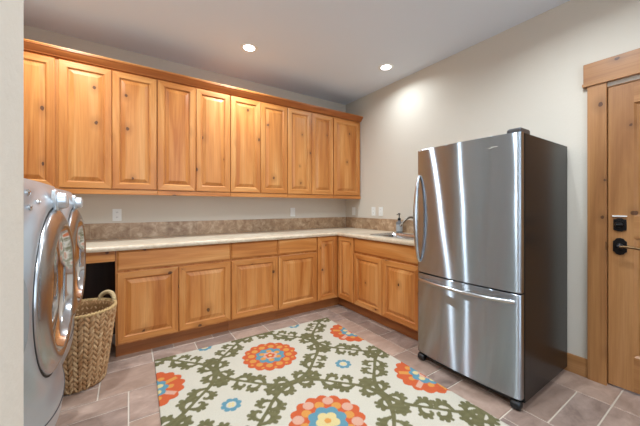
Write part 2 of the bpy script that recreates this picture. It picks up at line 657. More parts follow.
cr.cur = 1
cr.box(XL + .002, XR - .003, UY - .069, UY - .02, 2.4742, 2.4822)  # paler strip puts the lit top-edge highlight into the colour
cr.cur = 0
cr.box(XL + .002, XR - .003, UY - .001, YB - .002, 2.4195, 2.4300)
crown = cr.build('crown_molding', [M['crown_wood'], M['alder_h']])
tag(crown, 'reddish wood crown molding running along the top of the wall cabinets', 'molding')

# ------------------------------------------------------------------ base cabinets
BY, BX = 2.81, 2.14          # plane of the cabinet bodies on the two runs
BZ0, BZ1 = .112, .874
TK = .075
GB = 'base cabinets under the counter'


def base_back(lab, x0, x1, doors, drawers):
    L = ((x0 + x1) / 2, (BY + YB) / 2, 0)
    r = thing('base_cabinet', lab, 'cabinet', L, GB)
    MB().box(x0 + .0005, x1 - .0005, BY, YB - .016, BZ0, BZ1).build('body', M['alder'], r, L)
    MB().box(x0 + .0005, x1 - .0005, BY + TK - .02, BY + TK, 0, BZ0 - .0005).build('toe_kick', M['toe_wood'], r, L)
    for a, b in doors:
        raised_door(r, L, '-y', (a, BY - .0005, .127), b - a, .694 - .127, M['alder'], M['alder_h'])
    for a, b in drawers:
        slab_drawer(r, L, '-y', (a, BY - .0005, .711), b - a, .158, M['alder_h'])
    return r


base_back('wide two-door alder base cabinet beside the wicker basket', -.088, .8235, [(-.076, .363), (.369, .820)], [(-.076, .820)])
base_back('single-door alder base cabinet left of the one nearest the corner', .8235, 1.3255, [(.830, 1.320)], [(.830, 1.320)])
base_back('single-door alder base cabinet next to the corner cabinet', 1.3255, 1.8235, [(1.332, 1.818)], [(1.332, 1.818)])
# corner cabinet, L-shaped with two full-height doors meeting in the corner
L = (2.4, 3.0, 0)
r = thing('corner_base_cabinet', 'corner base cabinet with two narrow full-height doors meeting at the inner corner', 'cabinet', L)
sh = [(1.824, BY), (BX, BY), (BX, 2.4985), (XR - .016, 2.4985), (XR - .016, YB - .016), (1.824, YB - .016)]
MB().loft([[(x, y, BZ0) for x, y in sh], [(x, y, BZ1) for x, y in sh]]).build('body', M['alder'], r, L)
sh = [(1.824, BY + TK - .02), (BX + TK - .02, BY + TK - .02), (BX + TK - .02, 2.4985), (BX + TK, 2.4985), (BX + TK, BY + TK), (1.824, BY + TK)]
MB().loft([[(x, y, 0) for x, y in sh], [(x, y, BZ0 - .0005) for x, y in sh]]).build('toe_kick', M['toe_wood'], r, L)
raised_door(r, L, '-y', (1.830, BY - .0005, .127), 2.114 - 1.830, .742, M['alder'], M['alder_h'])
raised_door(r, L, '-x', (BX - .0005, 2.785, .127), 2.785 - 2.506, .742, M['alder'], M['alder_h'])
# sink base on the right run
SB0, SB1 = 1.52, 2.498
L = (2.43, (SB0 + SB1) / 2, 0)
r = thing('sink_base_cabinet', 'alder base cabinet under the sink beside the fridge', 'cabinet', L)
bb = MB()
bb.box(BX, BX + .02, SB0, SB1, BZ0, BZ1).box(BX + .02, XR - .016, SB0, SB0 + .018, BZ0, BZ1).box(BX + .02, XR - .016, SB1 - .018, SB1, BZ0, BZ1).box(BX + .02, XR - .016, SB0 + .018, SB1 - .018, BZ0, BZ0 + .018)
bb.build('body', M['alder'], r, L)
MB().box(BX + TK - .02, BX + TK, SB0, SB1, 0, BZ0 - .0005).build('toe_kick', M['toe_wood'], r, L)
raised_door(r, L, '-x', (BX - .0005, 2.489, .127), 2.489 - 2.061, .694 - .127, M['alder'], M['alder_h'])
raised_door(r, L, '-x', (BX - .0005, 2.055, .127), 2.055 - 1.61, .694 - .127, M['alder'], M['alder_h'])
slab_drawer(r, L, '-x', (BX - .0005, 2.489, .711), 2.489 - 1.61, .158, M['alder_h'], 'false_drawer_front')
# apron under the open counter end
ap = MB().box(XL + .003, -.0905, BY - .012, BY + .008, .79, .873).build('counter_apron', M['alder_h'], bevel=.002)
tag(ap, 'narrow alder apron board under the open left end of the counter', 'board')

# ------------------------------------------------------------------ countertop, splash
CF, CE = BY - .045, 1.505      # front edge on the back run, end beside the fridge
CXF = BX - .045
SK = (2.215, 2.585, 1.775, 2.325)  # sink cut-out x0 x1 y0 y1


def rounded_rect(x0, x1, y0, y1, r, n=6):
    out = []
    for cx, cy, a0 in ((x1 - r, y1 - r, 0), (x0 + r, y1 - r, PI / 2), (x0 + r, y0 + r, PI), (x1 - r, y0 + r, 1.5 * PI)):
        for k in range(n + 1):
            a_ = a0 + k / n * PI / 2
            out.append((cx + r * math.cos(a_), cy + r * math.sin(a_)))
    return out


L = (0.9, 3.05, .8745)
ct = thing('countertop', 'beige stone tile countertop wrapping the corner over the base cabinets', 'countertop', L)
top = MB()
zt, zb = .914, .8755
bk = YB - .002
e = .022
top.box(XL + .004, XR - .002, CF + e, bk, zb, zt)
x0, x1, y0, y1 = SK
top.box(CXF + e, XR - .002, y1, CF + e, zb, zt)
top.box(CXF + e, XR - .002, CE, y0, zb, zt)
top.box(CXF + e, x0, y0, y1, zb, zt)
top.box(x1, XR - .002, y0, y1, zb, zt)
top.build('slab', M['counter'], ct, L)
# bullnose edge, slightly lower than the slab top, as an L sweep
bn = [(0, zt), (.010, zt - .001), (.017, zt - .006), (.021, zt - .016), (.021, zb + .008), (.017, zb), (.012, zb - .0), (0, zb)]


def edge_ring(kind, x, y):
    return [(x - (d if kind in 'xc' else 0), y - (d if kind in 'yc' else 0), z) for d, z in bn]


ed = MB()
ed.loft([edge_ring('y', XL + .004, CF + e), edge_ring('c', CXF + e, CF + e), edge_ring('x', CXF + e, CE)])
ed.build('edge_trim', M['edge'], ct, L, smooth=True, auto=40)

sp = MB().box(XL + .004, XR - .014, YB - .013, YB - .001, .9145, 1.066)
o = sp.build('backsplash', M['splash'], origin=(0, YB, .9145), bevel=.002)
tag(o, 'low brown stone tile backsplash along the back wall', 'backsplash')
sp = MB().box(XR - .013, XR - .001, CE, YB - .014, .9145, 1.066)
o = sp.build('backsplash', M['splash'], origin=(XR, 2.4, .9145), bevel=.002)
tag(o, 'low brown stone tile backsplash on the right wall behind the sink', 'backsplash')

# ------------------------------------------------------------------ sink, faucet, soap
cx, cy = (x0 + x1) / 2, (y0 + y1) / 2
L = (cx, cy, .914)
sk = thing('sink', 'stainless steel drop-in sink set into the counter beside the fridge', 'sink', L)
rings = []
for grow, z, rr in ((.022, .9148, .06), (.022, .918, .06), (.016, .9205, .058), (.004, .920, .052), (-.004, .915, .05), (-.012, .89, .05), (-.018, .78, .05), (-.045, .765, .045)):
    rings.append([(x, y, z) for x, y in rounded_rect(x0 - grow, x1 + grow, y0 - grow, y1 + grow, rr)])
MB().loft(rings, cap0=False).build('basin', M['steel_plain'], sk, L, smooth=True, auto=50)
MB().lathe((cx, cy, .7652), (0, 0, 1), [(.045, 0), (.045, .003), (.03, .004), (.028, .001), (.0, .001)], 24).build('drain', M['chrome'], sk, L, smooth=True, auto=40)

L = (2.655, 2.00, .914)
fc = thing('faucet', 'brushed nickel faucet with curved spout partly behind the fridge', 'faucet', L)
MB().lathe((2.655, 2.00, .9145), (0, 0, 1), [(.028, 0), (.028, .008), (.02, .014), (.018, .07), (.019, .10), (.012, .106)], 20).build('base', M['nickel'], fc, L, smooth=True, auto=40)
pts = []
for k in range(17):
    t_ = k / 16
    pts.append((2.655 - .245 * t_ - .0, 2.00 + .075 * t_, 1.0 + .118 * math.sin(PI * min(1, t_ * .86 + .05)) - .018 * t_))
MB().tube(pts, [.0115] * 14 + [.0115, .012, .012], 12).build('spout', M['nickel'], fc, L, smooth=True, auto=50)
MB().tube([(2.655, 1.985, 1.0), (2.66, 1.94, 1.015), (2.665, 1.90, 1.03)], [.007, .008, .009], 10).build('handle', M['nickel'], fc, L, smooth=True, auto=50)

L = (2.655, 2.30, .914)
so = thing('soap_dispenser', 'grey soap bottle with black pump standing behind the sink', 'soap dispenser', L)
MB().lathe(L, (0, 0, 1), [(.0, .0005), (.034, .0005), (.037, .006), (.037, .115), (.033, .128), (.018, .136), (.015, .148)], 28).build('bottle', M['soap_grey'], so, L, smooth=True, auto=40)
MB().lathe(L, (0, 0, 1), [(.0375, .022), (.0378, .024), (.0378, .098), (.0375, .1)], 28, False, False).build('label', M['soap_label'], so, L, smooth=True, auto=40)
pm = MB().lathe(L, (0, 0, 1), [(.0, .1485), (.018, .1485), (.018, .17), (.011, .176), (.006, .178), (.006, .215), (.014, .217), (.014, .228), (.006, .232), (.0, .232)], 20)
pm.tube([(L[0], L[1], L[2] + .222), (L[0] - .03, L[1] - .005, L[2] + .222), (L[0] - .05, L[1] - .008, L[2] + .213)], [.006, .005, .004], 8)
pm.build('pump', M['black'], so, L, smooth=True, auto=40)

# ------------------------------------------------------------------ outlets and switches


def wall_plate(face, c, kind, lab, cat):
    """built on the wall facing -y or -x; c = plate centre on the wall"""
    L = c
    r = thing('outlet' if kind == 'outlet' else 'light_switch', lab, cat, L, 'white electrical plates above the counter')

    def bx(u0, u1, v0, v1, d0, d1):
        if face == '-y':
            return (c[0] + u0, c[0] + u1, c[1] - d1, c[1] - d0, c[2] + v0, c[2] + v1)
        return (c[0] - d1, c[0] - d0, c[1] + u0, c[1] + u1, c[2] + v0, c[2] + v1)
    MB().box(*bx(-.036, .036, -.058, .058, .0005, .006)).build('plate', M['white_plastic'], r, L, bevel=.002)
    if kind == 'outlet':
        for s in (-.024, .024):
            f = MB().box(*bx(-.017, .017, s - .015, s + .015, .0062, .0085)).build('socket', M['white_plastic'], r, L, bevel=.003)
            q = MB()
            for du in (-.006, .006):
                q.box(*bx(du - .0012, du + .0012, s - .003, s + .007, .0086, .0089))
            q.build('slots', M['slot'], f, L)
    else:
        MB().box(*bx(-.016, .016, -.033, .033, .0062, .010)).build('rocker', M['white_plastic'], r, L, bevel=.003)


wall_plate('-y', (-.093, YB, 1.143), 'outlet', 'white outlet on the back wall near the laundry machines', 'outlet')
wall_plate('-y', (1.829, YB, 1.150), 'switch', 'white switch plate on the back wall under the cabinets towards the corner', 'switch')
wall_plate('-x', (XR, 3.215, 1.155), 'switch', 'white plate on the right wall nearest the corner, shaded by the wall cabinet', 'switch')
wall_plate('-x', (XR, 2.808, 1.160), 'outlet', 'left one of the paired white outlets on the right wall above the counter', 'outlet')
wall_plate('-x', (XR, 2.676, 1.160), 'outlet', 'right one of the paired white outlets, closer to the soap bottle', 'outlet')

# ------------------------------------------------------------------ refrigerator
FY0, FY1 = .757, 1.492
L = (2.32, (FY0 + FY1) / 2, 0)
fr = thing('refrigerator', 'tall stainless steel refrigerator with bottom freezer drawer and dark grey sides', 'refrigerator', L)
MB().box(1.990, 2.715, FY0, FY1, .035, 1.672).build('body', M['fridge_case'], fr, L, bevel=.004)
MB().box(1.978, 1.990, FY0 + .012, FY1 - .012, .075, 1.665).build('gasket', M['gasket'], fr, L)


def fridge_front(z0, z1, name):
    W = FY1 - FY0
    pl = [(1.977, FY0), (1.952, FY0)]
    for k in range(1, 6):
        a_ = k / 5 * PI / 2
        pl.append((1.952 - .020 * math.sin(a_), FY0 + .022 * (1 - math.cos(a_))))
    n = 18
    for k in range(1, n):
        t_ = k / n
        pl.append((1.932 - .022 * (1 - (2 * t_ - 1) ** 2), FY0 + .022 + (W - .044) * t_))
    for k in range(0, 6):
        a_ = (1 - k / 5) * PI / 2
        pl.append((1.952 - .020 * math.sin(a_), FY1 - .022 * (1 - math.cos(a_))))
    pl.append((1.977, FY1))
    rr = []
    for z, s in ((z0, .002), (z0 + .002, 0), (z1 - .002, 0), (z1, .002)):
        rr.append([(x + s * (1 if x < 1.96 else 0), y, z) for x, y in pl])
    return MB().loft(rr).build(name, M['steel'], fr, L, smooth=True, auto=35)


ud = fridge_front(.707, 1.672, 'refrigerator_door')
fd = fridge_front(.070, .697, 'freezer_drawer')
# bowed vertical handle of the upper door
pts, rad = [], []
for k in range(21):
    t_ = k / 20
    pts.append((1.928 - .050 * math.sin(PI * t_) ** .6, FY1 - .026, .79 + .68 * t_))
    rad.append(.010 + .006 * math.sin(PI * t_))
hd = MB().tube(pts, rad, 12)
hd.build('handle', M['steel_plain'], ud, L, smooth=True, auto=50)
# bowed horizontal handle of the freezer drawer
pts = []
for k in range(25):
    t_ = k / 24
    pts.append((1.926 - .022 * (1 - (2 * t_ - 1) ** 2) - .045 * math.sin(PI * t_) ** .5, FY0 + .03 + (FY1 - FY0 - .06) * t_, .652))
MB().tube(pts, .0135, 12).build('handle', M['steel_plain'], fd, L, smooth=True, auto=50)
# small maker's emblem, two short raised strokes
em = MB()
for (ya, yb, dz) in ((.935, .915, 0), (.908, .880, .004)):
    em.box(1.9155, 1.9215, yb, ya, 1.594 + dz, 1.600 + dz)
em.build('emblem', M['chrome'], ud, L, bevel=.001)
hc = [(1.945, FY0 + .012), (1.95, FY0 + .004), (2.075, FY0 + .004), (2.09, FY0 + .02), (2.06, FY0 + .075), (1.955, FY0 + .085), (1.945, FY0 + .075)]
MB().loft([[(x, y, 1.6725) for x, y in hc], [(x, y, 1.692) for x, y in hc], [(x * .9 + .1999, y * .9 + .079, 1.701) for x, y in hc]]).build('hinge_cover', M['hinge'], fr, L, bevel=.003)
MB().box(1.965, 1.985, FY0 + .03, FY1 - .03, .028, .068).build('kick_grille', M['black'], fr, L, bevel=.003)
for y_ in (FY0 + .032, FY1 - .032):
    MB().lathe((1.955, y_ - .028, .029), (0, 1, 0), [(.018, 0), (.026, .004), (.0285, .012), (.0285, .044), (.026, .052), (.018, .056)], 20).build('foot', M['black'], fr, L, smooth=True, auto=50)
for y_ in (FY0 + .05, FY1 - .05):
    MB().lathe((2.64, y_, 0.0), (0, 0, 1), [(.02, 0), (.02, .0348)], 14).build('rear_foot', M['black'], fr, L)

# ------------------------------------------------------------------ entry door in the right wall
d = bpy.data.objects.new('door_1', None)
scene.collection.objects.link(d)
L = (XR, (DY0 + DY1) / 2, 0)
d.location = L
struct(d, 'knotty alder door with dark hardware in the right wall', 'door')
DF = XR + .002 - .0
dw = DY1 - DY0 - .008
prof = [(0, 0), (0, .038), (.002, .04)]
mb = MB()
face = put_on('-x', (XR + .045, DY1 - .004, .012), panel_rings(dw, DZ - .016, prof))
for a, b in zip(face[:-1], face[1:]):
    for j in range(4):
        k = (j + 1) % 4
        mb.add([a[j], a[k], b[k], b[j]], [(0, 1, 2, 3)])
mb.add(face[0], [(3, 2, 1, 0)])
# stiles and rails around two recessed openings
yl, yr_, zb_, zt_ = DY1 - .006, DY1 - .004 - dw + .002, .014, DZ - .006
ys1, ys0 = DY1 - .125, DY0 + .125
zz = [zb_, .24, 1.02, 1.16, 1.905, zt_]
xf = XR + .005
mb.add([(xf, yl, zb_), (xf, ys1, zb_), (xf, ys1, zt_), (xf, yl, zt_)], [(0, 1, 2, 3)])
mb.add([(xf, ys0, zb_), (xf, yr_, zb_), (xf, yr_, zt_), (xf, ys0, zt_)], [(0, 1, 2, 3)])
mb.cur = 1
for za, zc_ in ((zz[0], zz[1]), (zz[2], zz[3]), (zz[4], zz[5])):
    mb.add([(xf, ys1, za), (xf, ys0, za), (xf, ys0, zc_), (xf, ys1, zc_)], [(0, 1, 2, 3)])
mb.cur = 0
for za, zc_ in ((zz[1], zz[2]), (zz[3], zz[4])):
    pr = [[(xf + dd, ys1 - i, za + i), (xf + dd, ys0 + i, za + i), (xf + dd, ys0 + i, zc_ - i), (xf + dd, ys1 - i, zc_ - i)] for i, dd in ((0, 0), (.004, .004), (.012, .012), (.018, .013))]
    for a, b in zip(pr[:-1], pr[1:]):
        for j in range(4):
            k = (j + 1) % 4
            mb.add([a[j], a[k], b[k], b[j]], [(0, 1, 2, 3)])
    mb.add(pr[-1], [(0, 1, 2, 3)])
mb.build('leaf', [M['door_wood'], M['door_wood_h']], d, L)
for za, zc_ in ((zz[1], zz[2]), (zz[3], zz[4])):
    pr = [[(xf + dd, ys1 - i, za + i), (xf + dd, ys0 + i, za + i), (xf + dd, ys0 + i, zc_ - i), (xf + dd, ys1 - i, zc_ - i)] for i, dd in ((.020, .0125), (.024, .011), (.055, .003), (.058, .002))]
    MB().loft(pr, cap0=False).build('panel', M['door_wood'], d, L)
# deadbolt plate, thumb turn, lever
hy = .487
pl = [(hy + a * .031, 1.103 + b * .045) for a, b in ((-1, -.8), (-.6, -.86), (-.3, -1), (.3, -1), (.6, -.86), (1, -.8), (1, .8), (.6, .86), (.3, 1), (-.3, 1), (-.6, .86), (-1, .8))]
db = MB().loft([[(xf - .0005, y, z) for y, z in pl], [(xf - .010, y, z) for y, z in pl]]).build('deadbolt_plate', M['bronze'], d, L, bevel=.002)
MB().lathe((xf - .0105, hy, 1.105), (-1, 0, 0), [(.024, 0), (.024, .006), (.02, .012), (.006, .013)], 20).build('deadbolt_collar', M['bronze'], db, L, smooth=True, auto=40)
MB().box(xf - .034, xf - .0238, hy - .018, hy + .018, 1.099, 1.111).build('thumb_turn', M['bronze'], db, L, bevel=.003)
MB().box(xf - .012, xf - .0005, hy - .034, hy + .036, 1.157, 1.165).build('white_strip', M['white_plastic'], d, L, bevel=.001)
pl = [(hy + a * .033, .958 + b * .058) for a, b in ((-1, -.6), (-.75, -.68), (-.55, -.9), (0, -1), (.55, -.9), (.75, -.68), (1, -.6), (1, .6), (.75, .68), (.55, .9), (0, 1), (-.55, .9), (-.75, .68), (-1, .6))]
hp = MB().loft([[(xf - .0005, y, z) for y, z in pl], [(xf - .009, y, z) for y, z in pl]]).build('lever_plate', M['bronze'], d, L, bevel=.002)
MB().lathe((xf - .0095, hy, .958), (-1, 0, 0), [(.02, 0), (.019, .008), (.011, .014), (.011, .045), (.013, .05), (.008, .054)], 18).build('lever_neck', M['bronze'], hp, L, smooth=True, auto=40)
MB().tube([(xf - .053, hy + .005, .958), (xf - .055, hy - .03, .962), (xf - .055, hy - .07, .960), (xf - .053, hy - .11, .952), (xf - .053, hy - .125, .950)], [.010, .009, .0085, .008, .007], 12).build('lever', M['lever_brass'], hp, L, smooth=True, auto=50)
MB().box(XR - .0226, XR - .0218, .5480, .5515, .93, .985).build('strike_plate', M['bronze'], d, L)

# ------------------------------------------------------------------ laundry machines
MH, MW = .614, 1.311
XD = -.2175
ZD, RD = .938, .281


def machine(lab, yc, dx, bk_n):
    L = (-.60 + dx, yc, 0)
    r = thing('washing_machine', lab, 'washing machine', L, 'silver front-loading laundry machines')
    hw = .307

    def xf_(y, z):
        t_ = (y - yc) / hw
        bow = 1 - t_ * t_
        amt = np.interp(z, [.41, .43, .47, .55, .62, .75, 1.1, 1.25, 1.311], [.0, .024 * bk_n, .050 * bk_n, .058 * bk_n, .042 * bk_n, .016, .012, .014, .010])
        base = np.interp(z, [.41, .43, .47, 1.10, 1.14, 1.28, 1.311], [-.285, -.262, -.258, -.257, -.250, -.254, -.268])
        rr = math.hypot(y - yc, z - ZD)
        w_ = max(0, min(1, (.36 - rr) / .06))
        w_ = w_ * w_ * (3 - 2 * w_)
        return (base + bow * amt) * (1 - w_) + XD * w_ + dx - .05 * max(0, min(1, (.262 - rr) / .012))
    # body: sides, top, back and the curved front in one skin
    ny, nz = 44, 66
    ys = [yc - hw + 2 * hw * k / ny for k in range(ny + 1)]
    zs = [.41 + (MW - .41) * k / nz for k in range(nz + 1)]
    grid = [[(xf_(y, z), y, z) for y in ys] for z in zs]
    xb = -.955 + dx
    body = MB()
    v = [p for row in grid for p in row]
    f = [(a * (ny + 1) + b, a * (ny + 1) + b + 1, (a + 1) * (ny + 1) + b + 1, (a + 1) * (ny + 1) + b) for a in range(nz) for b in range(ny)]
    body.add(v, f)
    for col, y in ((0, ys[0]), (ny, ys[-1])):
        body.add([grid[k][col] for k in range(nz + 1)] + [(xb, y, MW), (xb, y, .41)], [tuple(range(nz + 3))])
    body.add(grid[-1] + [(xb, ys[-1], MW), (xb, ys[0], MW)], [tuple(range(ny + 3))])
    body.add(grid[0] + [(xb, ys[-1], .41), (xb, ys[0], .41)], [tuple(range(ny + 3))])
    body.add([(xb, ys[0], .41), (xb, ys[-1], .41), (xb, ys[-1], MW), (xb, ys[0], MW)], [(0, 1, 2, 3)])
    body.build('body', M['machine'], r, L, smooth=True, auto=35)
    MB().box(-.93 + dx, -.385 + dx, yc - hw + .004, yc + hw - .004, .0, .409).build('pedestal', M['machine'], r, L, bevel=.006)
    # curved seam of the lower front panel
    pts = []
    for k in range(25):
        y = yc - hw + .004 + (2 * hw - .008) * k / 24
        z = .532 + .055 * ((y - yc) / hw) ** 2
        pts.append((xf_(y, z) + .0005, y, z))
    MB().tube(pts, .0022, 6).build('panel_seam', M['machine_dark'], r, L)
    # console: knob, buttons
    kz = 1.245
    kx = xf_(yc, kz)
    kn = MB().lathe((kx - .002, yc, kz), (1, 0, .06), [(.041, 0), (.041, .010), (.030, .014), (.027, .034), (.022, .038), (.0, .038)], 28)
    kn.build('knob', M['knob'], r, L, smooth=True, auto=40)
    for (dy, dz, rad) in ((-.20, .022, .009), (-.20, -.022, .009), (-.15, -.005, .007), (.115, -.012, .008), (.15, -.012, .008), (.19, .018, .008)):
        bx_ = xf_(yc + dy, kz + dz)
        MB().lathe((bx_ - .002, yc + dy, kz + dz), (1, 0, 0), [(rad, 0), (rad, .006), (rad * .7, .009), (0, .009)], 14).build('button', M['chrome'], r, L, smooth=True, auto=40)
    # door: outer gasket, chrome ring, inner rim and recessed glass
    x0_ = xf_(yc, ZD) + .05
    C0 = (0, yc, ZD)
    dr = MB().lathe(C0, (1, 0, 0), [(RD - .004, x0_ - .012), (RD - .002, x0_ + .004), (RD - .006, x0_ + .009), (RD - .034, x0_ + .022), (RD - .052, x0_ + .028), (RD - .060, x0_ + .028), (RD - .066, x0_ + .022)], 80, False, False)
    door = dr.build('door', M['ring_chrome'], r, L, smooth=True, auto=50)
    MB().lathe(C0, (1, 0, 0), [(RD + .006, x0_ - .012), (RD + .006, x0_ + .0005), (RD - .001, x0_ + .001), (RD - .0035, x0_ - .008)], 80, False, False).build('door_gasket', M['gasket'], door, L, smooth=True, auto=50)
    MB().lathe(C0, (1, 0, 0), [(RD - .065, x0_ + .023), (RD - .074, x0_ + .005), (RD - .086, x0_ - .012), (RD - .096, x0_ - .014)], 80, False, False).build('inner_rim', M['chrome'], door, L, smooth=True, auto=60)
    MB().lathe(C0, (1, 0, 0), [(RD - .094, x0_ - .0135), (RD - .14, x0_ - .010), (RD - .20, x0_ - .006), (0.0, x0_ - .004)], 80, False, False).build('door_glass', M['glass'], door, L, smooth=True, auto=60)
    return r


machine('nearer silver front-loading laundry machine, beside the white wall edge', 1.37, 0.0, 1.0)
machine('farther silver front-loading laundry machine, next to the wicker basket', 2.00, -.024, .45)

# ------------------------------------------------------------------ laundry basket
BC = (-.288, 2.595)
L = (BC[0], BC[1], 0)
bk_ = thing('laundry_basket', 'tall woven wicker laundry basket on the floor beside the base cabinet', 'basket', L)
BH, NS = .505, 42


def basket_r(q):
    return .136 + (.200 - .136) * q ** .9


rng = np.random.RandomState(3)
wv, cols_ = MB(), []
LIGHT, DARK = np.array(lin((240, 204, 156))[:3]), np.array(lin((160, 108, 64))[:3])
for k in range(NS):
    for ply in range(2):
        pts, rad, cc = [], [], []
        nn = 52
        t0 = rng.rand()
        ton = rng.rand(14)
        for i in range(nn + 1):
            q = i / nn
            R_ = basket_r(q)
            an = (1 if k % 2 else -1) * 2 * PI * (q * 7.0 + ply * .5)
            wdt = PI * R_ / NS
            th = 2 * PI * (k + .5) / NS + .62 * wdt * math.cos(an) / R_
            rr = R_ + .004 + .0065 * math.sin(an)
            pts.append((BC[0] + rr * math.cos(th), BC[1] + rr * math.sin(th), .006 + q * BH))
            rad.append(wdt * .70)
            tn = .25 + .5 * ton[int(q * 13)] * .8 + .25 * t0
            cc.append(LIGHT * (1 - tn) + DARK * tn)
        n_before = len(wv.v)
        wv.tube(pts, rad, 6)
        for i in range(nn + 1):
            cols_ += [tuple(cc[i]) + (1,)] * 6
# inner lining and bottom
n_ = 96
rings = []
for i in range(14):
    q = i / 13
    rings.append([(BC[0] + (basket_r(q) - .006) * math.cos(2 * PI * t / n_), BC[1] + (basket_r(q) - .006) * math.sin(2 * PI * t / n_), .008 + q * (BH - .004)) for t in range(n_)])
for i in range(13, -1, -1):
    q = i / 13
    rings.append([(BC[0] + (basket_r(q) - .010) * math.cos(2 * PI * t / n_), BC[1] + (basket_r(q) - .010) * math.sin(2 * PI * t / n_), .014 + q * (BH - .010)) for t in range(n_)])
wv.loft(rings)
cols_ += [lin((140, 100, 62))] * (n_ * len(rings))
o = wv.build('woven_body', M['rush'], bk_, L, smooth=True)
ca = o.data.color_attributes.new('strand', 'FLOAT_COLOR', 'POINT')
ca.data.foreach_set('color', [x for c in cols_ for x in c])


def strand_attr(o, c):
    ca = o.data.color_attributes.new('strand', 'FLOAT_COLOR', 'POINT')
    ca.data.foreach_set('color', list(lin(c)) * len(o.data.vertices))


def rope(path, rad, twist, n=3, closed=False):
    """twisted strands around a path"""
    mb = MB()
    P = [Vector(p) for p in path]
    N = len(P)
    for s in range(n):
        q = []
        for i, p in enumerate(P):
            t_ = ((P[(i + 1) % N] - P[i - 1]) if closed else (P[min(i + 1, N - 1)] - P[max(i - 1, 0)])).normalized()
            up = Vector((0, 0, 1)) if abs(t_.z) < .95 else Vector((1, 0, 0))
            a_ = t_.cross(up).normalized()
            b_ = a_.cross(t_)
            an = twist * 2 * PI * i / N + s * 2 * PI / n
            q.append(p + (a_ * math.cos(an) + b_ * math.sin(an)) * rad * .55)
        if closed:
            q.append(q[0])
        mb.tube(q, rad * .62, 8)
    return mb


path = [(BC[0] + .207 * math.cos(2 * PI * k / 150), BC[1] + .207 * math.sin(2 * PI * k / 150), BH + .008) for k in range(150)]
o = rope(path, .0115, 32, 2, True).build('rim', M['rush'], bk_, L, smooth=True)
strand_attr(o, (196, 160, 110))
for ang in (math.radians(40), math.radians(220)):
    ca_, sa_ = math.cos(ang), math.sin(ang)
    pth = []
    for k in range(40):
        t_ = k / 39
        w_ = (t_ - .5) * 2
        tx = .076 * math.cos(PI * t_)
        up = .078 * math.sin(PI * t_) ** .8
        rad = math.sqrt(.205 ** 2 - tx ** 2) + .006
        pth.append((BC[0] + rad * ca_ - tx * sa_, BC[1] + rad * sa_ + tx * ca_, BH - .012 + up))
    o = rope(pth, .014, 5, 3).build('handle', M['rush'], bk_, L, smooth=True)
    strand_attr(o, (205, 176, 132))

# ------------------------------------------------------------------ rug
RX0, RX1, RY0, RY1, CELL = .160, 1.795, .14, 2.600, .005
nx, ny = int(round((RX1 - RX0) / CELL)), int(round((RY1 - RY0) / CELL))
gx = RX0 + (RX1 - RX0) * np.arange(nx + 1) / nx
gy = RY0 + (RY1 - RY0) * np.arange(ny + 1) / ny
X, Y = np.meshgrid(gx, gy)
CREAM, OLIVE = np.array(lin((202, 192, 173))[:3]), np.array(lin((114, 107, 74))[:3])
OLIVE2 = np.array(lin((102, 96, 64))[:3])
ORANGE, AMBER = np.array(lin((196, 92, 54))[:3]), np.array(lin((208, 142, 72))[:3])
BLUE, PEACH, YEL = np.array(lin((98, 140, 152))[:3]), np.array(lin((208, 158, 134))[:3]), np.array(lin((212, 190, 134))[:3])
img = np.tile(CREAM, (ny + 1, nx + 1, 1))
SOFT = .003


def paint(sd, colour):
    """sd > 0 inside"""
    w = np.clip(sd / SOFT + .5, 0, 1)[..., None]
    img[...] = img * (1 - w) + colour * w


mx, my = [.107, .961, 1.815], [2.175, 1.330, .485, 3.02, -.36]
PX, PY = .854, .845
vine = np.full(X.shape, -1.0)


def disc(x, y, r):
    sel = (np.abs(X - x) < r + .02) & (np.abs(Y - y) < r + .02)
    if sel.any():
        vine[sel] = np.maximum(vine[sel], r - np.hypot(X[sel] - x, Y[sel] - y))


# scrolling leaf: stem, three lobes and a curled tip, in (along, outward) units
LEAF = [(-.006, 0, .013), (-.004, .012, .012), (0, .024, .013), (.006, .040, .016), (.016, .052, .019), (.030, .060, .020), (.046, .060, .020), (.060, .052, .017),
        (.068, .040, .014), (.068, .028, .012), (.060, .020, .010),
        (.006, .072, .013), (.034, .083, .015), (.066, .072, .014)]


def leaf(x, y, tx, ty, nx_, ny_, s=1.0, flip=1):
    for a, b, r in LEAF:
        a *= flip
        disc(x + (tx * a + nx_ * b) * s, y + (ty * a + ny_ * b) * s, r * s * .95)


for cx_ in mx:
    for cy_ in my:
        dx, dy = X - cx_, Y - cy_
        th = np.arctan2(dy, dx)
        rr = np.hypot(dx, dy)
        ring_r = .392 + .027 * np.cos(4 * th)
        vine = np.maximum(vine, .0155 + .005 * np.cos(4 * th) - np.abs(rr - ring_r))
        for q in range(4):
            for (deg, side, fl, s) in ((5, -1, 1, 1.1), (29, -1, 1, 1.2), (85, -1, -1, 1.1), (61, -1, -1, 1.2),
                                       (15, 1, 1, 1.1), (75, 1, -1, 1.1), (33, 1, 1, 1.0), (57, 1, -1, 1.0)):
                a_ = math.radians(q * 90 + deg)
                R_ = .392 + .027 * math.cos(4 * a_)
                px_, py_ = cx_ + R_ * math.cos(a_), cy_ + R_ * math.sin(a_)
                leaf(px_, py_, -math.sin(a_), math.cos(a_), side * math.cos(a_), side * math.sin(a_), s, fl)
nz_ = np.sin(X * 61 + 3 * np.sin(Y * 37)) * np.sin(Y * 53 + 2 * np.sin(X * 41))
oc = OLIVE + (OLIVE2 - OLIVE) * (.5 + .5 * nz_)[..., None]
paint(vine, oc)


def scallop(cx_, cy_, R_, n, amp, ph=0.0):
    dx, dy = X - cx_, Y - cy_
    th = np.arctan2(dy, dx)
    return R_ + amp * np.abs(np.cos(n * th / 2 + ph)) - amp - np.hypot(dx, dy)


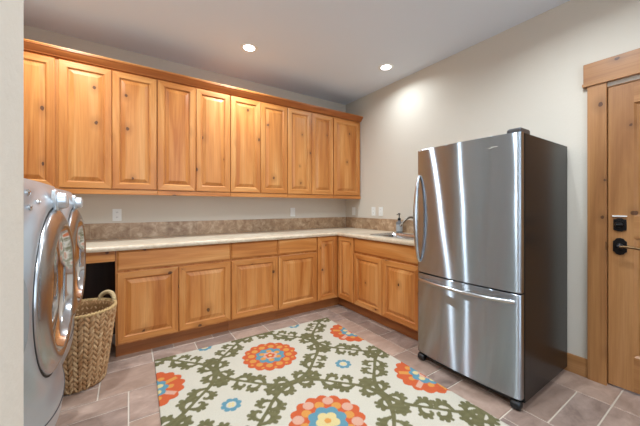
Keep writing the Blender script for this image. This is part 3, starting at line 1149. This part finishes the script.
def petals(cx_, cy_, ring, n, pr, colour, ph=0.0, squash=1.0):
    for k in range(n):
        a_ = 2 * PI * k / n + ph
        paint(pr - np.hypot(X - cx_ - ring * math.cos(a_), Y - cy_ - ring * math.sin(a_)) * squash, colour)


for cx_ in mx:
    for cy_ in my:
        kindB = abs(cx_ - .961) < .01 and abs(cy_ - 1.33) < .01
        side = abs(cx_ - .961) > .1
        paint(scallop(cx_, cy_, .222, 16, .022), ORANGE)
        if kindB:
            petals(cx_, cy_, .168, 8, .034, PEACH, .2)
            petals(cx_, cy_, .135, 8, .030, AMBER, .2 + PI / 8)
            paint(scallop(cx_, cy_, .118, 8, .02, .4), BLUE)
            petals(cx_, cy_, .040, 5, .031, YEL, .5)
            paint(.020 - np.hypot(X - cx_, Y - cy_), AMBER)
        else:
            if side:
                for k in range(6):
                    a_ = 2 * PI * k / 6 + .4
                    ca_, sa_ = math.cos(a_), math.sin(a_)
                    al = (X - cx_) * ca_ + (Y - cy_) * sa_
                    pe = -(X - cx_) * sa_ + (Y - cy_) * ca_
                    paint(np.minimum(.018 - np.abs(pe), np.minimum(al - .05, .19 - al)), PEACH if k % 2 else AMBER)
                petals(cx_, cy_, .130, 6, .022, AMBER, .4 + PI / 6)
            else:
                petals(cx_, cy_, .150, 12, .026, AMBER, .1)
                petals(cx_, cy_, .185, 12, .012, AMBER, .1 + PI / 12)
            paint(scallop(cx_, cy_, .120, 10, .018, .3), BLUE)
            petals(cx_, cy_, .070, 6, .022, AMBER if not side else YEL, .3)
            paint(scallop(cx_, cy_, .058, 6, .012), PEACH)
            paint(scallop(cx_, cy_, .040, 5, .012), ORANGE)
            paint(.014 - np.hypot(X - cx_, Y - cy_), YEL)
for fx in (.534, 1.388):
    for fy in (2.60, 1.755, .91):
        petals(fx, fy, .044, 8, .019, BLUE)
        paint(.038 - np.hypot(X - fx, Y - fy), BLUE)
        paint(.030 - np.hypot(X - fx, Y - fy), CREAM)
        petals(fx, fy, .014, 4, .009, YEL, .5)
verts = np.zeros((ny + 1, nx + 1, 3))
verts[..., 0], verts[..., 1] = X, Y
jit = np.random.RandomState(5).rand(ny + 1, nx + 1)
verts[..., 2] = .0105 + .0022 * jit
verts[0, :, 2] = verts[-1, :, 2] = verts[:, 0, 2] = verts[:, -1, 2] = .009
LR = (.96, 2.17, 0)
vl = (verts - np.array(LR)).reshape(-1, 3)
idx = np.arange((ny + 1) * (nx + 1)).reshape(ny + 1, nx + 1)
faces = np.stack([idx[:-1, :-1], idx[:-1, 1:], idx[1:, 1:], idx[1:, :-1]], -1).reshape(-1, 4).tolist()
border = list(idx[0, :-1]) + list(idx[:-1, -1]) + list(idx[-1, :0:-1]) + list(idx[:0:-1, 0])
nb0 = len(vl)
low = vl[border].copy()
low[:, 2] = .0008
vl = np.concatenate([vl, low])
nb = len(border)
for k in range(nb):
    k2 = (k + 1) % nb
    faces.append([int(border[k2]), int(border[k]), nb0 + k, nb0 + k2])
me = bpy.data.meshes.new('area_rug')
me.from_pydata(vl.tolist(), [], faces)
me.materials.append(M['rug'])
for p in me.polygons:
    p.use_smooth = True
ca = me.color_attributes.new('pattern', 'FLOAT_COLOR', 'POINT')
full = np.concatenate([img.reshape(-1, 3), np.tile(CREAM * .8, (nb, 1))])
full = np.concatenate([full, np.ones((len(full), 1))], 1)
ca.data.foreach_set('color', full.ravel().tolist())
rug = bpy.data.objects.new('area_rug', me)
scene.collection.objects.link(rug)
rug.location = LR
rug.rotation_euler = (0, 0, -.025)
tag(rug, 'cream area rug with olive scrolling vines and orange and blue medallions on the tile floor', 'rug')

# ------------------------------------------------------------------ recessed ceiling lights
names = {1: 'recessed ceiling light on the left, above the middle of the back counter', 2: 'recessed ceiling light on the right, nearer the right wall and the fridge'}
for k, (x, y) in enumerate(CANS):
    L = (x, y, ZC)
    r = thing('recessed_light', names.get(k, 'recessed ceiling light out of sight of the doorway view'), 'light', L, 'recessed ceiling lights')
    MB().lathe((x, y, ZC), (0, 0, -1), [(.052, .0005), (.083, .0005), (.083, .003), (.076, .007), (.058, .007), (.052, .004)], 36, False, False).build('trim_ring', M['white_plastic'], r, L, smooth=True, auto=50)
    MB().lathe((x, y, ZC), (0, 0, -1), [(.0, .001), (.056, .001), (.056, .004), (.04, .0055), (.0, .006)], 32).build('lens', M['bulb'], r, L, smooth=True)
    ld = bpy.data.lights.new('can_lamp', 'AREA')
    ld.shape, ld.size, ld.energy, ld.color, ld.spread = 'DISK', .075, CAN_POWER * {1: 1.15, 2: .45, 6: .7, 7: .6}.get(k, 1), CAN_COLOR, math.radians(155)
    lo = bpy.data.objects.new('can_lamp', ld)
    scene.collection.objects.link(lo)
    lo.parent = r
    lo.location = (0, 0, -.010)
